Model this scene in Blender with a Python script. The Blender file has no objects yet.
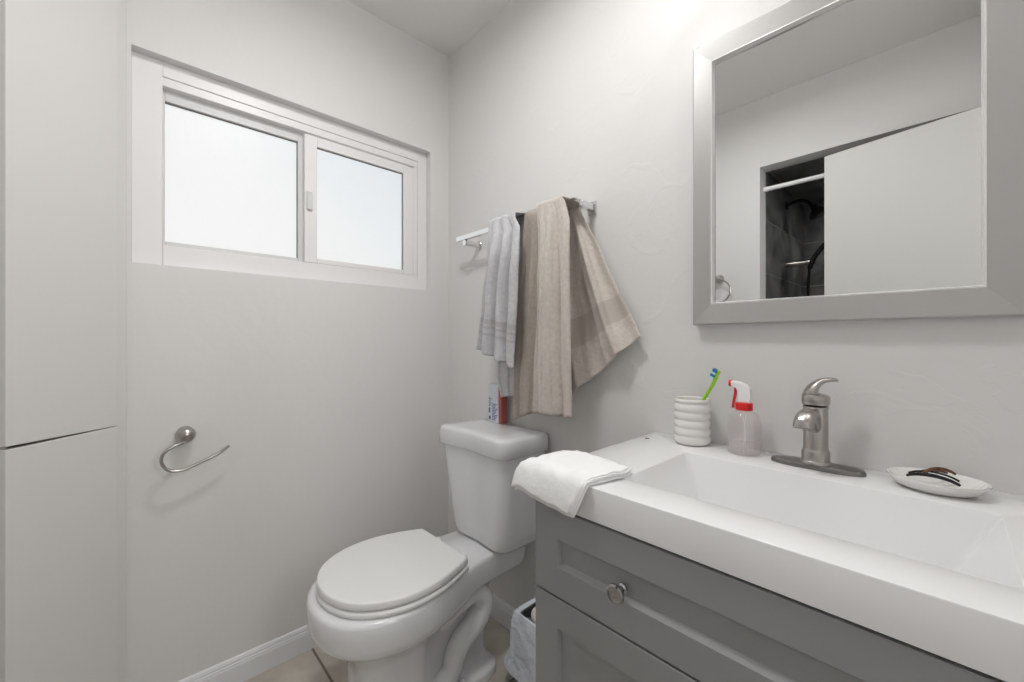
import bpy, bmesh, math, random
from mathutils import Vector, Matrix, noise
random.seed(4)
PI = math.pi
S = bpy.context.scene
COL = S.collection

# ------------------------------------------------------------------ camera
CAM = (1.603, -1.09, 1.117)
cd = bpy.data.cameras.new('camera'); cam = bpy.data.objects.new('camera', cd); COL.objects.link(cam)
cam.location = CAM
cd.sensor_width = 36.0; cd.lens = 36.0 * 412.0 / 1024.0
cd.clip_start = 0.01; cd.clip_end = 50
cam.rotation_euler = (PI/2, 0, math.atan(442.0/412.0))
S.camera = cam

# ------------------------------------------------------------------ colour management / exposure
S.view_settings.view_transform = 'Standard'
S.view_settings.look = 'None'
S.view_settings.gamma = 1
S.view_settings.use_curve_mapping = False
S.view_settings.exposure = 0.14
S.cycles.use_denoising = True
S.cycles.max_bounces = 14
S.cycles.diffuse_bounces = 8
S.cycles.glossy_bounces = 5
S.cycles.transmission_bounces = 10
S.cycles.transparent_max_bounces = 10
S.cycles.sample_clamp_indirect = 6
S.cycles.caustics_refractive = True

# ------------------------------------------------------------------ world: bright hazy sky, bluer upwards and away from the sun
W = bpy.data.worlds.new('sky'); S.world = W; W.use_nodes = True
nt = W.node_tree; nt.nodes.clear()
wo = nt.nodes.new('ShaderNodeOutputWorld'); bg = nt.nodes.new('ShaderNodeBackground')
tc = nt.nodes.new('ShaderNodeTexCoord'); dp = nt.nodes.new('ShaderNodeVectorMath'); dp.operation = 'DOT_PRODUCT'
dp.inputs[1].default_value = (0.0, 0.75, 0.85)
rp = nt.nodes.new('ShaderNodeValToRGB')
rp.color_ramp.elements[0].position = 0.42; rp.color_ramp.elements[0].color = (0.98, 0.98, 0.97, 1)
rp.color_ramp.elements[1].position = 0.90; rp.color_ramp.elements[1].color = (0.66, 0.75, 0.86, 1)
nt.links.new(tc.outputs['Generated'], dp.inputs[0]); nt.links.new(dp.outputs['Value'], rp.inputs[0])
nt.links.new(rp.outputs[0], bg.inputs[0]); bg.inputs[1].default_value = 0.86
nt.links.new(bg.outputs[0], wo.inputs[0])

# ------------------------------------------------------------------ lamps
def area(name, loc, rot, sx, sy, power, col=(1, 1, 1)):
    l = bpy.data.lights.new(name, 'AREA'); l.shape = 'RECTANGLE'; l.size = sx; l.size_y = sy
    l.energy = power; l.color = col
    o = bpy.data.objects.new(name, l); COL.objects.link(o); o.location = loc; o.rotation_euler = rot
    return o
CEIL_W = 7.8      # added ceiling fill lamp
BULB_W = 1.6      # each of the three vanity bulbs
area('hall_fill', (2.65, -0.80, 2.33), (0, 0, 0), 0.5, 0.5, 2.0, (1, 0.99, 0.97))  # added overhead fill in the hallway, no fitting is seen
area('doorway_fill', (2.50, -0.56, 1.62), (0, PI/2, 0), 1.0, 0.30, 8.0, (1, 1, 1))  # added soft fill through the doorway, standing in for daylight

# ------------------------------------------------------------------ materials
def mat(name, col, rough=0.5, metal=0.0, bump=None, spec=0.5, coat=0, sheen=0, var=None, trans=0, ior=1.45, emit=None, sss=0):
    m = bpy.data.materials.new(name); m.use_nodes = True
    n = m.node_tree; b = n.nodes['Principled BSDF']
    b.inputs['Base Color'].default_value = (*col, 1); b.inputs['Roughness'].default_value = rough
    b.inputs['Metallic'].default_value = metal; b.inputs['Specular IOR Level'].default_value = spec
    b.inputs['Coat Weight'].default_value = coat; b.inputs['Sheen Weight'].default_value = sheen
    b.inputs['Transmission Weight'].default_value = trans; b.inputs['IOR'].default_value = ior
    if emit:
        b.inputs['Emission Color'].default_value = (*emit[0], 1); b.inputs['Emission Strength'].default_value = emit[1]
    co = n.nodes.new('ShaderNodeTexCoord')
    if var:   # var = (scale, amount)
        t = n.nodes.new('ShaderNodeTexNoise'); t.inputs['Scale'].default_value = var[0]; t.inputs['Detail'].default_value = 4
        r = n.nodes.new('ShaderNodeValToRGB')
        a = var[1]
        r.color_ramp.elements[0].position = 0.3; r.color_ramp.elements[1].position = 0.7
        r.color_ramp.elements[0].color = (*[c*(1-a) for c in col], 1); r.color_ramp.elements[1].color = (*[min(1, c*(1+a)) for c in col], 1)
        n.links.new(co.outputs['Object'], t.inputs['Vector']); n.links.new(t.outputs['Fac'], r.inputs[0])
        n.links.new(r.outputs[0], b.inputs['Base Color'])
    if bump:  # list of (scale, distance, detail)
        prev = None
        for sc, dist, det in bump:
            t = n.nodes.new('ShaderNodeTexNoise'); t.inputs['Scale'].default_value = sc; t.inputs['Detail'].default_value = det
            bp = n.nodes.new('ShaderNodeBump'); bp.inputs['Distance'].default_value = dist; bp.inputs['Strength'].default_value = 1
            n.links.new(co.outputs['Object'], t.inputs['Vector']); n.links.new(t.outputs['Fac'], bp.inputs['Height'])
            if prev: n.links.new(prev.outputs[0], bp.inputs['Normal'])
            prev = bp
        n.links.new(prev.outputs[0], b.inputs['Normal'])
    return m

M = {}
M['wall'] = mat('painted plaster', (0.72, 0.713, 0.703), 0.55, bump=[(9, 0.0025, 3)], spec=0.35)
def trowel(m):   # sparse skip-trowel ridges in the plaster
    n = m.node_tree; b = n.nodes['Principled BSDF']
    co = n.nodes.new('ShaderNodeTexCoord'); t = n.nodes.new('ShaderNodeTexNoise')
    t.inputs['Scale'].default_value = 5.5; t.inputs['Detail'].default_value = 5; t.inputs['Distortion'].default_value = 1.2
    r = n.nodes.new('ShaderNodeValToRGB'); r.color_ramp.elements[0].position = 0.60; r.color_ramp.elements[1].position = 0.625
    bp = n.nodes.new('ShaderNodeBump'); bp.inputs['Distance'].default_value = 0.0005; bp.inputs['Strength'].default_value = 0.55
    n.links.new(co.outputs['Object'], t.inputs['Vector']); n.links.new(t.outputs['Fac'], r.inputs[0]); n.links.new(r.outputs[0], bp.inputs['Height'])
    old = b.inputs['Normal'].links[0].from_node
    n.links.new(old.outputs[0], bp.inputs['Normal']); n.links.new(bp.outputs[0], b.inputs['Normal'])
M['wall_plain'] = M['wall']
M['wall_mirror'] = mat('trowelled plaster', (0.72, 0.713, 0.703), 0.5, bump=[(9, 0.0025, 3)], spec=0.4)
trowel(M['wall_mirror'])
M['ceiling'] = mat('ceiling paint', (0.78, 0.77, 0.76), 0.7, bump=[(30, 0.0008, 3)], spec=0.2)
M['trim'] = mat('gloss white trim', (0.76, 0.77, 0.79), 0.35)
M['vinyl'] = mat('white vinyl', (0.80, 0.79, 0.79), 0.35)
M['vinyl_grey'] = mat('grey vinyl', (0.66, 0.66, 0.66), 0.4)
M['cab_white'] = mat('painted cabinet', (0.68, 0.675, 0.655), 0.5, spec=0.35)
M['dark'] = mat('dark gap shade', (0.05, 0.045, 0.04), 0.8)
M['gasket_shade'] = mat('dark gasket', (0.22, 0.21, 0.20), 0.6)  # strips drawn as the panes' shadow gap; also the small clip's own grey
M['porcelain'] = mat('vitreous china', (0.74, 0.745, 0.76), 0.12, coat=0.3)
M['seat'] = mat('seat plastic', (0.80, 0.80, 0.80), 0.28)
M['counter'] = mat('cultured marble', (0.82, 0.82, 0.825), 0.18, coat=0.2)
M['grey_paint'] = mat('grey cabinet paint', (0.315, 0.318, 0.322), 0.42, spec=0.4)
M['nickel'] = mat('brushed nickel', (0.46, 0.43, 0.41), 0.28, 1.0, bump=[(180, 0.0001, 2)])
M['nickel_dark'] = mat('dark nickel', (0.26, 0.255, 0.25), 0.32, 1.0)
M['chrome'] = mat('polished chrome', (0.78, 0.78, 0.79), 0.10, 1.0)
M['knob'] = mat('dark chrome', (0.42, 0.41, 0.41), 0.10, 1.0)
M['mirror'] = mat('mirror', (0.74, 0.743, 0.735), 0.0, 1.0)
M['frame'] = mat('satin silver frame', (0.44, 0.43, 0.42), 0.42, 0.35, spec=0.5)
M['frame_edge'] = mat('bright bevel', (0.85, 0.84, 0.83), 0.25, 0.4)
M['napkin'] = mat('soft white tissue', (0.88, 0.88, 0.88), 0.9, bump=[(60, 0.0015, 4)], spec=0.1)
M['ceramic'] = mat('white glazed ceramic', (0.80, 0.79, 0.77), 0.10, coat=0.4)
M['red'] = mat('red plastic', (0.68, 0.015, 0.02), 0.3)
M['white_plastic'] = mat('white plastic', (0.85, 0.85, 0.86), 0.3)
M['green'] = mat('lime plastic', (0.34, 0.66, 0.03), 0.3)
M['bristle_white'] = mat('pale bristles', (0.50, 0.80, 0.88), 0.7)
M['bristle_blue'] = mat('blue bristles', (0.02, 0.16, 0.36), 0.7)
M['black'] = mat('black plastic', (0.012, 0.011, 0.012), 0.25)
M['brown'] = mat('brown tortoiseshell plastic', (0.13, 0.05, 0.025), 0.25, var=(120, 0.6))
M['bin'] = mat('dark bin plastic', (0.10, 0.10, 0.11), 0.5)
M['bag'] = mat('thin plastic bag', (0.74, 0.79, 0.87), 0.35, bump=[(26, 0.012, 4)])
M['tissue'] = mat('crumpled tissue', (0.78, 0.72, 0.66), 0.9, bump=[(40, 0.006, 4)])
M['box_white'] = mat('white carton', (0.72, 0.76, 0.84), 0.4)
M['box_blue'] = mat('blue print', (0.05, 0.08, 0.22), 0.4)
M['box_red'] = mat('red print', (0.40, 0.11, 0.10), 0.4)
M['bronze'] = mat('dark bronze', (0.03, 0.027, 0.025), 0.25, 0.8)
M['rod'] = mat('white enamel rod', (0.9, 0.9, 0.9), 0.25)
M['lamp_white'] = mat('lamp metal', (0.6, 0.6, 0.6), 0.3, 0.9)
M['dome'] = mat('glowing fill diffuser', (0.9, 0.9, 0.9), 0.4, emit=((1, 0.99, 0.97), 4.0))  # glow of the added ceiling and shower lights
M['bulb'] = mat('lit bulb', (0.9, 0.9, 0.9), 0.4, emit=((1, 0.97, 0.93), 3.0))

def cloth_mat(name, col, bscale, bd):
    return mat(name, col, 0.95, bump=[(55, bd*1.6, 3), (bscale, bd, 3)], spec=0.1, sheen=0.25, var=(90, 0.08))
M['towel_grey'] = cloth_mat('grey terry', (0.60, 0.595, 0.615), 420, 0.0016)
M['towel_taupe'] = cloth_mat('taupe terry', (0.42, 0.37, 0.325), 420, 0.0016)
M['towel_beige'] = cloth_mat('beige terry', (0.63, 0.575, 0.525), 380, 0.002)
M['towel_band'] = mat('woven towel band', (0.52, 0.47, 0.42), 0.8, bump=[(600, 0.002, 1)], sheen=0.2)
M['towel_band_grey'] = mat('woven grey band', (0.52, 0.51, 0.525), 0.8, bump=[(600, 0.002, 1)], sheen=0.2)

def tile_mat(name, colA, colB, grout, loc, size, gw, rough, rotx=None, offset=0.0, vein=6.0):
    m = bpy.data.materials.new(name); m.use_nodes = True; n = m.node_tree; b = n.nodes['Principled BSDF']
    co = n.nodes.new('ShaderNodeTexCoord'); mp = n.nodes.new('ShaderNodeMapping')
    mp.inputs['Location'].default_value = loc
    if rotx: mp.inputs['Rotation'].default_value = rotx
    br = n.nodes.new('ShaderNodeTexBrick'); br.offset = offset; br.squash = 1
    br.inputs['Scale'].default_value = 1; br.inputs['Brick Width'].default_value = size[0]; br.inputs['Row Height'].default_value = size[1]
    br.inputs['Mortar Size'].default_value = gw; br.inputs['Mortar Smooth'].default_value = 0.1; br.inputs['Bias'].default_value = 0
    t = n.nodes.new('ShaderNodeTexNoise'); t.inputs['Scale'].default_value = vein; t.inputs['Detail'].default_value = 8; t.inputs['Distortion'].default_value = 0.8
    r = n.nodes.new('ShaderNodeValToRGB'); r.color_ramp.elements[0].position = 0.35; r.color_ramp.elements[1].position = 0.68
    r.color_ramp.elements[0].color = (*colA, 1); r.color_ramp.elements[1].color = (*colB, 1)
    n.links.new(co.outputs['Object'], mp.inputs['Vector']); n.links.new(mp.outputs[0], br.inputs['Vector'])
    n.links.new(co.outputs['Object'], t.inputs['Vector']); n.links.new(t.outputs['Fac'], r.inputs[0])
    n.links.new(r.outputs[0], br.inputs['Color1']); n.links.new(r.outputs[0], br.inputs['Color2'])
    br.inputs['Mortar'].default_value = (*grout, 1)
    n.links.new(br.outputs['Color'], b.inputs['Base Color']); b.inputs['Roughness'].default_value = rough
    bp = n.nodes.new('ShaderNodeBump'); bp.invert = True; bp.inputs['Distance'].default_value = 0.002
    n.links.new(br.outputs['Fac'], bp.inputs['Height']); n.links.new(bp.outputs[0], b.inputs['Normal'])
    return m
M['floor'] = tile_mat('beige floor tile', (0.43, 0.39, 0.34), (0.56, 0.52, 0.46), (0.17, 0.14, 0.11), (0.0, 0.60, 0), (0.305, 0.305), 0.004, 0.35)
# slate: side wall uses (y,z), back wall (x,z)
M['slate_side'] = tile_mat('dark slate tile side', (0.04, 0.042, 0.043), (0.20, 0.203, 0.203), (0.28, 0.28, 0.28), (0.12, 0.0, 0), (0.6, 0.3), 0.003, 0.3, (0, PI/2, PI/2), 0.5, 5)
M['slate_back'] = tile_mat('dark slate tile back', (0.04, 0.042, 0.043), (0.20, 0.203, 0.203), (0.28, 0.28, 0.28), (0.2, 0.0, 0), (0.6, 0.3), 0.003, 0.3, (-PI/2, 0, 0), 0.5, 5)
M['slate_top'] = tile_mat('dark slate tile ceiling', (0.04, 0.042, 0.043), (0.20, 0.203, 0.203), (0.28, 0.28, 0.28), (0, 0.1, 0), (0.3, 0.6), 0.003, 0.3, None, 0.5, 5)

def frosted():
    m = mat('frosted glass', (0.97, 0.98, 0.98), 0.28, trans=1.0, ior=1.25, bump=[(260, 0.0006, 2)])
    return m
M['frosted'] = frosted()
def clear_plastic():
    m = bpy.data.materials.new('clear bottle plastic'); m.use_nodes = True; n = m.node_tree; n.nodes.clear()
    o = n.nodes.new('ShaderNodeOutputMaterial'); tr = n.nodes.new('ShaderNodeBsdfTransparent'); gl = n.nodes.new('ShaderNodeBsdfGlossy')
    df = n.nodes.new('ShaderNodeBsdfDiffuse'); df.inputs[0].default_value = (0.80, 0.76, 0.765, 1)
    tr.inputs[0].default_value = (0.97, 0.958, 0.96, 1); gl.inputs['Roughness'].default_value = 0.08
    m1 = n.nodes.new('ShaderNodeMixShader'); m1.inputs[0].default_value = 0.16
    m2 = n.nodes.new('ShaderNodeMixShader'); m2.inputs[0].default_value = 0.07
    n.links.new(tr.outputs[0], m1.inputs[1]); n.links.new(df.outputs[0], m1.inputs[2])
    n.links.new(m1.outputs[0], m2.inputs[1]); n.links.new(gl.outputs[0], m2.inputs[2])
    n.links.new(m2.outputs[0], o.inputs[0])
    return m
M['clear'] = clear_plastic()
M['liquid'] = M['clear'].copy(); M['liquid'].name = 'clear liquid'

# ------------------------------------------------------------------ helpers
def tag(o, label=None, cat=None, group=None, kind=None):
    if label: o['label'] = label
    if cat: o['category'] = cat
    if group: o['group'] = group
    if kind: o['kind'] = kind
    return o
def empty(name, loc=(0, 0, 0), rz=0):
    o = bpy.data.objects.new(name, None); COL.objects.link(o); o.location = loc; o.rotation_euler = (0, 0, rz)
    o.empty_display_size = 0.05
    return o
def obj(name, bm, m, parent=None, smooth=True, bevel=0, seg=2, sub=0, ang=35, solid=0, soff=0):
    me = bpy.data.meshes.new(name)
    bmesh.ops.recalc_face_normals(bm, faces=bm.faces)
    bm.to_mesh(me); bm.free()
    o = bpy.data.objects.new(name, me); COL.objects.link(o)
    if isinstance(m, (list, tuple)):
        for k in m: me.materials.append(k)
    else: me.materials.append(m)
    if parent: o.parent = parent
    if solid:
        s = o.modifiers.new('solid', 'SOLIDIFY'); s.thickness = solid; s.offset = soff
    if bevel:
        b = o.modifiers.new('bevel', 'BEVEL'); b.width = bevel; b.segments = seg; b.limit_method = 'ANGLE'; b.angle_limit = math.radians(ang)
    if sub:
        s = o.modifiers.new('sub', 'SUBSURF'); s.levels = sub; s.render_levels = sub
    if smooth:
        for p in me.polygons: p.use_smooth = True
        if not sub:
            try:
                me.set_sharp_from_angle(angle=math.radians(ang))
            except Exception: pass
    return o
def BM(): return bmesh.new()
def box(bm, x0, x1, y0, y1, z0, z1, mi=0, xf=None):
    vs = [bm.verts.new((x, y, z)) for z in (z0, z1) for y in (y0, y1) for x in (x0, x1)]
    if xf: 
        for v in vs: v.co = xf @ v.co
    fs = []
    for q in ((0, 2, 3, 1), (4, 5, 7, 6), (0, 1, 5, 4), (2, 6, 7, 3), (0, 4, 6, 2), (1, 3, 7, 5)):
        f = bm.faces.new([vs[i] for i in q]); f.material_index = mi; fs.append(f)
    return vs
def loft(bm, rings, cap0=True, cap1=True, closed=True, mi=0):
    R = [[bm.verts.new(p) for p in r] for r in rings]
    n = len(R[0])
    for a, b in zip(R, R[1:]):
        for i in range(n if closed else n-1):
            j = (i+1) % n
            f = bm.faces.new((a[i], a[j], b[j], b[i])); f.material_index = mi
    if cap0: bm.faces.new(R[0][::-1]).material_index = mi
    if cap1: bm.faces.new(R[-1]).material_index = mi
    return R
def lathe(bm, prof, c=(0, 0, 0), n=40, axis='z', cap=True, mi=0):
    """prof: list of (radius, height)."""
    rings = []
    for r, h in prof:
        ring = []
        for k in range(n):
            a = 2*PI*k/n; u, v = r*math.cos(a), r*math.sin(a)
            if axis == 'z': p = (c[0]+u, c[1]+v, c[2]+h)
            elif axis == 'x': p = (c[0]+h, c[1]+u, c[2]+v)
            else: p = (c[0]+u, c[1]+h, c[2]+v)
            ring.append(p)
        rings.append(ring)
    return loft(bm, rings, cap, cap, mi=mi)
def tube(bm, pts, r, n=12, cap=True, mi=0):
    """tube along points; r number or list."""
    P = [Vector(p) for p in pts]; rs = r if isinstance(r, (list, tuple)) else [r]*len(P)
    up = Vector((0.13, 0.21, 0.97)).normalized(); rings = []; prev = None
    for i, p in enumerate(P):
        t = (P[min(i+1, len(P)-1)] - P[max(i-1, 0)]).normalized()
        if prev is None:
            a = t.cross(up)
            if a.length < 0.1: a = t.cross(Vector((1, 0, 0)))
            a.normalize()
        else:
            a = (prev - t*prev.dot(t)).normalized()
        prev = a; b = t.cross(a)
        rings.append([p + (a*math.cos(2*PI*k/n) + b*math.sin(2*PI*k/n))*rs[i] for k in range(n)])
    loft(bm, rings, cap, cap, mi=mi)
def cr(pts, m=8, closed=False):
    """catmull-rom through points."""
    P = [Vector(p) for p in pts]; n = len(P); out = []
    for i in range(n if closed else n-1):
        if closed: a, b, c, d = P[(i-1) % n], P[i], P[(i+1) % n], P[(i+2) % n]
        else: a, b, c, d = P[max(i-1, 0)], P[i], P[i+1], P[min(i+2, n-1)]
        for k in range(m):
            t = k/m
            out.append(0.5*((2*b) + (c-a)*t + (2*a-5*b+4*c-d)*t*t + (3*b-a-3*c+d)*t*t*t))
    if not closed: out.append(P[-1])
    return out
def lerp(a, b, t): return a + (b-a)*t
def pw(tab, t):
    """piecewise linear-smooth lookup in [(t, value...)]."""
    if t <= tab[0][0]: return tab[0][1:]
    for a, b in zip(tab, tab[1:]):
        if t <= b[0]:
            k = (t-a[0])/(b[0]-a[0]); return tuple(lerp(x, y, k) for x, y in zip(a[1:], b[1:]))
    return tab[-1][1:]
def sstep(t): t = max(0, min(1, t)); return t*t*(3-2*t)

# ================================================================== ROOM
H = 2.437; XR = 1.93; YB = -1.46
def struct(name, bm, m, label=None, parent=None, **k):
    o = obj(name, bm, m, parent, smooth=False, **k)
    if not parent: o['kind'] = 'structure'
    if label: o['label'] = label
    return o
b = BM(); box(b, -0.12, XR+0.12, -2.55, 0.12, -0.08, 0.0); box(b, XR+0.12, 2.5, -2.55, -1.70, -0.08, 0.0); struct('floor', b, M['floor'], 'beige square floor tiles with dark grout')
b = BM(); box(b, -0.12, XR+0.12, YB-0.10, 0.12, H, H+0.08); struct('ceiling', b, M['ceiling'], 'plain grey white ceiling')
# wall with the window (left)
WY0, WY1, WZ0, WZ1 = -1.083, -0.096, 1.343, 1.966
b = BM()
box(b, -0.12, 0, YB, WY0, 0, H); box(b, -0.12, 0, WY1, 0, 0, H)
box(b, -0.12, 0, WY0, WY1, 0, WZ0); box(b, -0.12, 0, WY0, WY1, WZ1, H)
struct('wall_left', b, M['wall'], 'off-white plastered wall around the sliding window')
b = BM(); box(b, -0.12, XR+0.12, 0, 0.12, 0, H); struct('wall_back', b, M['wall_mirror'], 'off-white trowelled wall behind the toilet and mirror')
# opposite wall with the shower opening
SX0, SZ = 0.88, 2.066
b = BM(); box(b, -0.12, SX0, YB-0.10, YB, 0, H); box(b, SX0, XR+0.12, YB-0.10, YB, SZ, H); box(b, XR, XR+0.12, YB-0.1, YB, 0, SZ)
struct('wall_front', b, M['wall'], 'off-white wall opposite the mirror with shower opening')
# right wall with doorway
DY0, DY1, DZ = -1.30, -0.54, 2.05
b = BM(); box(b, XR, XR+0.12, YB, DY0, 0, H); box(b, XR, XR+0.12, DY1, 0, 0, H); box(b, XR, XR+0.12, DY0, DY1, DZ, H)
struct('wall_right', b, M['wall'], 'off-white wall with the doorway')
# shower alcove
b = BM(); box(b, SX0-0.10, SX0, -2.52, YB-0.10, 0, SZ+0.1); struct('wall_shower_side', b, M['slate_side'], 'dark slate tiled shower side wall')
b = BM(); box(b, SX0-0.10, 2.50, -2.52, -2.42, 0, SZ+0.1); struct('wall_shower_back', b, M['slate_back'], 'dark slate tiled shower back wall')
b = BM(); box(b, SX0, 2.50, -2.42, YB-0.10, SZ, SZ+0.1); struct('ceiling_shower', b, M['slate_top'], 'dark slate tiled ceiling over the shower')
b = BM(); box(b, 2.40, 2.50, -2.42, YB-0.10, 0, SZ); struct('wall_shower_end', b, M['slate_side'], 'dark slate tiled far shower wall')
# unseen hallway, added beyond the doorway to block sky light
b = BM(); box(b, XR+0.12, 3.20, -1.70, -0.0, -0.08, 0); struct('floor_hall_added', b, M['floor'], 'beige tiled floor of the added hallway')
b = BM(); box(b, XR+0.12, 3.20, -1.35, 0.10, H, H+0.08); struct('ceiling_hall_added', b, M['ceiling'], 'ceiling of the added hallway')
b = BM(); box(b, 3.10, 3.20, -1.35, 0.0, 0, H); struct('wall_hall_added', b, M['wall'], 'added hallway wall facing the doorway')
b = BM(); box(b, XR+0.12, 3.20, 0.0, 0.10, 0, H); struct('wall_hall_back_added', b, M['wall'], 'added hallway end wall')
b = BM(); box(b, XR+0.12, 3.20, -1.45, -1.35, 0, H); struct('wall_hall_front_added', b, M['wall'], 'added hallway end wall by the shower')
# baseboards with a stepped, rounded top
def baseboard(name, p0, p1, nrm, label):
    prof = [(0, 0), (0.013, 0), (0.013, 0.060), (0.0115, 0.064), (0.0115, 0.068), (0.009, 0.071), (0.009, 0.076), (0.006, 0.083), (0.003, 0.086), (0, 0.086)]
    b = BM(); rings = []
    for p in (p0, p1):
        rings.append([(p[0]+nrm[0]*d, p[1]+nrm[1]*d, z) for d, z in prof])
    loft(b, rings); struct(name, b, M['trim'], label)
baseboard('baseboard_left', (0, -1.085), (0, -0.001), (1, 0), 'glossy white moulded baseboard under the window wall')
baseboard('baseboard_back', (0.013, 0), (1.035, 0), (0, -1), 'white moulded baseboard behind the toilet')

# ================================================================== WINDOW
win = empty('window_1', (0, -0.59, 1.343)); win['kind'] = 'structure'; win['label'] = 'white vinyl sliding window with frosted panes'
def place(o, parent):
    o.parent = parent; o.matrix_parent_inverse = Matrix.Translation(-Vector(parent.location))
    return o
def rect_frame(bm, x0, x1, y0, y1, z0, z1, wy0, wy1, wz0, wz1):
    """rectangular frame in the y-z plane with inner hole."""
    box(bm, x0, x1, y0, y0+wy0, z0, z1); box(bm, x0, x1, y1-wy1, y1, z0, z1)
    box(bm, x0, x1, y0+wy0, y1-wy1, z0, z0+wz0); box(bm, x0, x1, y0+wy0, y1-wy1, z1-wz1, z1)
b = BM()
rect_frame(b, -0.085, -0.033, WY0, WY1, WZ0, WZ1, 0.070, 0.046, 0.066, 0.046)
box(b, -0.085, -0.035, WY0+0.045, WY1-0.046, WZ1-0.073, WZ1-0.0465)
box(b, -0.085, -0.036, WY1-0.0655, WY1-0.0465, WZ0+0.066, WZ1-0.0735)
place(obj('window_frame', b, M['vinyl'], None, bevel=0.002), win)
# fixed sash (left, set back)
b = BM(); rect_frame(b, -0.082, -0.0585, -1.0125, -0.598, 1.411, 1.894, 0.006, 0.030, 0.014, 0.036)
fs = place(obj('fixed_sash', b, M['vinyl_grey'], None, bevel=0.0015), win)
b = BM(); box(b, -0.073, -0.068, -1.007, -0.628, 1.425, 1.858); place(obj('glass', b, M['frosted'], None), fs); 
b = BM(); box(b, -0.0685, -0.066, -1.007, -0.628, 1.8545, 1.858); box(b, -0.0685, -0.066, -0.631, -0.628, 1.425, 1.8545)
place(obj('gasket_shade', b, M['gasket_shade'], None), fs)
# sliding sash (right, in front)
b = BM(); rect_frame(b, -0.058, -0.035, -0.612, -0.1625, 1.4095, 1.886, 0.044, 0.0475, 0.0185, 0.037)
ss = place(obj('sliding_sash', b, M['vinyl'], None, bevel=0.002), win)
b = BM(); box(b, -0.050, -0.045, -0.568, -0.210, 1.428, 1.849); place(obj('glass', b, M['frosted'], None), ss)
b = BM(); box(b, -0.045, -0.042, -0.568, -0.210, 1.8455, 1.849); box(b, -0.045, -0.042, -0.2135, -0.210, 1.428, 1.8455)
place(obj('gasket_shade', b, M['gasket_shade'], None), ss)
b = BM(); box(b, -0.034, -0.027, -0.606, -0.586, 1.605, 1.672); place(obj('window_latch', b, M['vinyl_grey'], None, bevel=0.002), ss)

# ================================================================== OPEN DOOR (seen in the mirror)
door = empty('door_1', (1.905, -1.285, 0)); door['kind'] = 'structure'; door['label'] = 'flat white door standing open along the shower opening'
dvec = Vector((1.17-1.905, -1.425+1.285, 0)); door.rotation_euler = (0, 0, math.atan2(dvec.y, dvec.x))
b = BM(); box(b, 0, 0.748, 0, 0.035, 0.012, 2.018); obj('door_panel', b, M['cab_white'], door, smooth=False, bevel=0.002)
b = BM(); lathe(b, [(0.027, 0), (0.027, 0.006), (0.010, 0.010), (0.010, 0.035), (0.024, 0.042), (0.027, 0.052), (0.020, 0.062), (0.004, 0.066)], (0.685, 0, 0.93), 24, 'y')
for v in b.verts: v.co.y = -v.co.y
obj('door_knob', b, M['nickel'], door)

# ================================================================== CORNER LINEN CABINET (45 degrees)
cab = empty('linen_cabinet', (0, -1.09, 0))
tag(cab, 'tall off-white corner linen cabinet with flat upper and lower doors', 'cabinet')
q = 0.214
# local frame: u along the face (1,-1)/sqrt2, n out of face (1,1)/sqrt2
r2 = math.sqrt(0.5)
def face_xf(p):  # (u, n, z) -> local
    return Vector((p[0]*r2 + p[1]*r2, -p[0]*r2 + p[1]*r2, p[2]))
FX = Matrix(((r2, r2, 0, 0), (-r2, r2, 0, 0), (0, 0, 1, 0), (0, 0, 0, 1)))
fw = q/r2
b = BM()
box(b, 0.003, 0.055, -0.02, 0, 0, H-0.001, xf=FX); box(b, fw-0.030, fw, -0.02, 0, 0, H-0.001, xf=FX)
box(b, 0.055, fw-0.030, -0.02, 0, 0, 0.09, xf=FX); box(b, 0.055, fw-0.030, -0.02, 0, 2.34, H-0.001, xf=FX)
box(b, q-0.018, q-0.001, YB+1.09+0.001, -q-0.002, 0, H-0.001)
obj('cabinet_body', b, M['cab_white'], cab, smooth=False, bevel=0.001)
b = BM(); box(b, 0.002, q-0.02, YB+1.09+0.001, YB+1.09+0.01, 0.0, H-0.002); obj('back_panel', b, M['dark'], cab, smooth=False)  # near-black colour paints the shade behind the door gap
for nm, z0, z1, dz, zs in (('upper_door', 0.8895, 2.36, -0.0035, ((0.945, 0.985), (2.15, 2.19))), ('lower_door', 0.07, 0.8845, 0, ((0.795, 0.842), (0.15, 0.19)))):
    b = BM(); vs = box(b, 0.048, 0.290, 0.001, 0.019, z0, z1, xf=FX)
    for i in (0, 2): vs[i].co.z += dz
    if nm == 'lower_door':
        for i in (5, 7): vs[i].co.z -= 0.002
    d = obj(nm, b, M['cab_white'], cab, smooth=False, bevel=0.0015)
    for a, c in zs:
        b = BM(); 
        p = face_xf((0.0455, 0.012, a)); lathe(b, [(0.0035, 0), (0.0035, c-a)], tuple(p), 12)
        obj('hinge', b, M['cab_white'], d)

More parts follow.
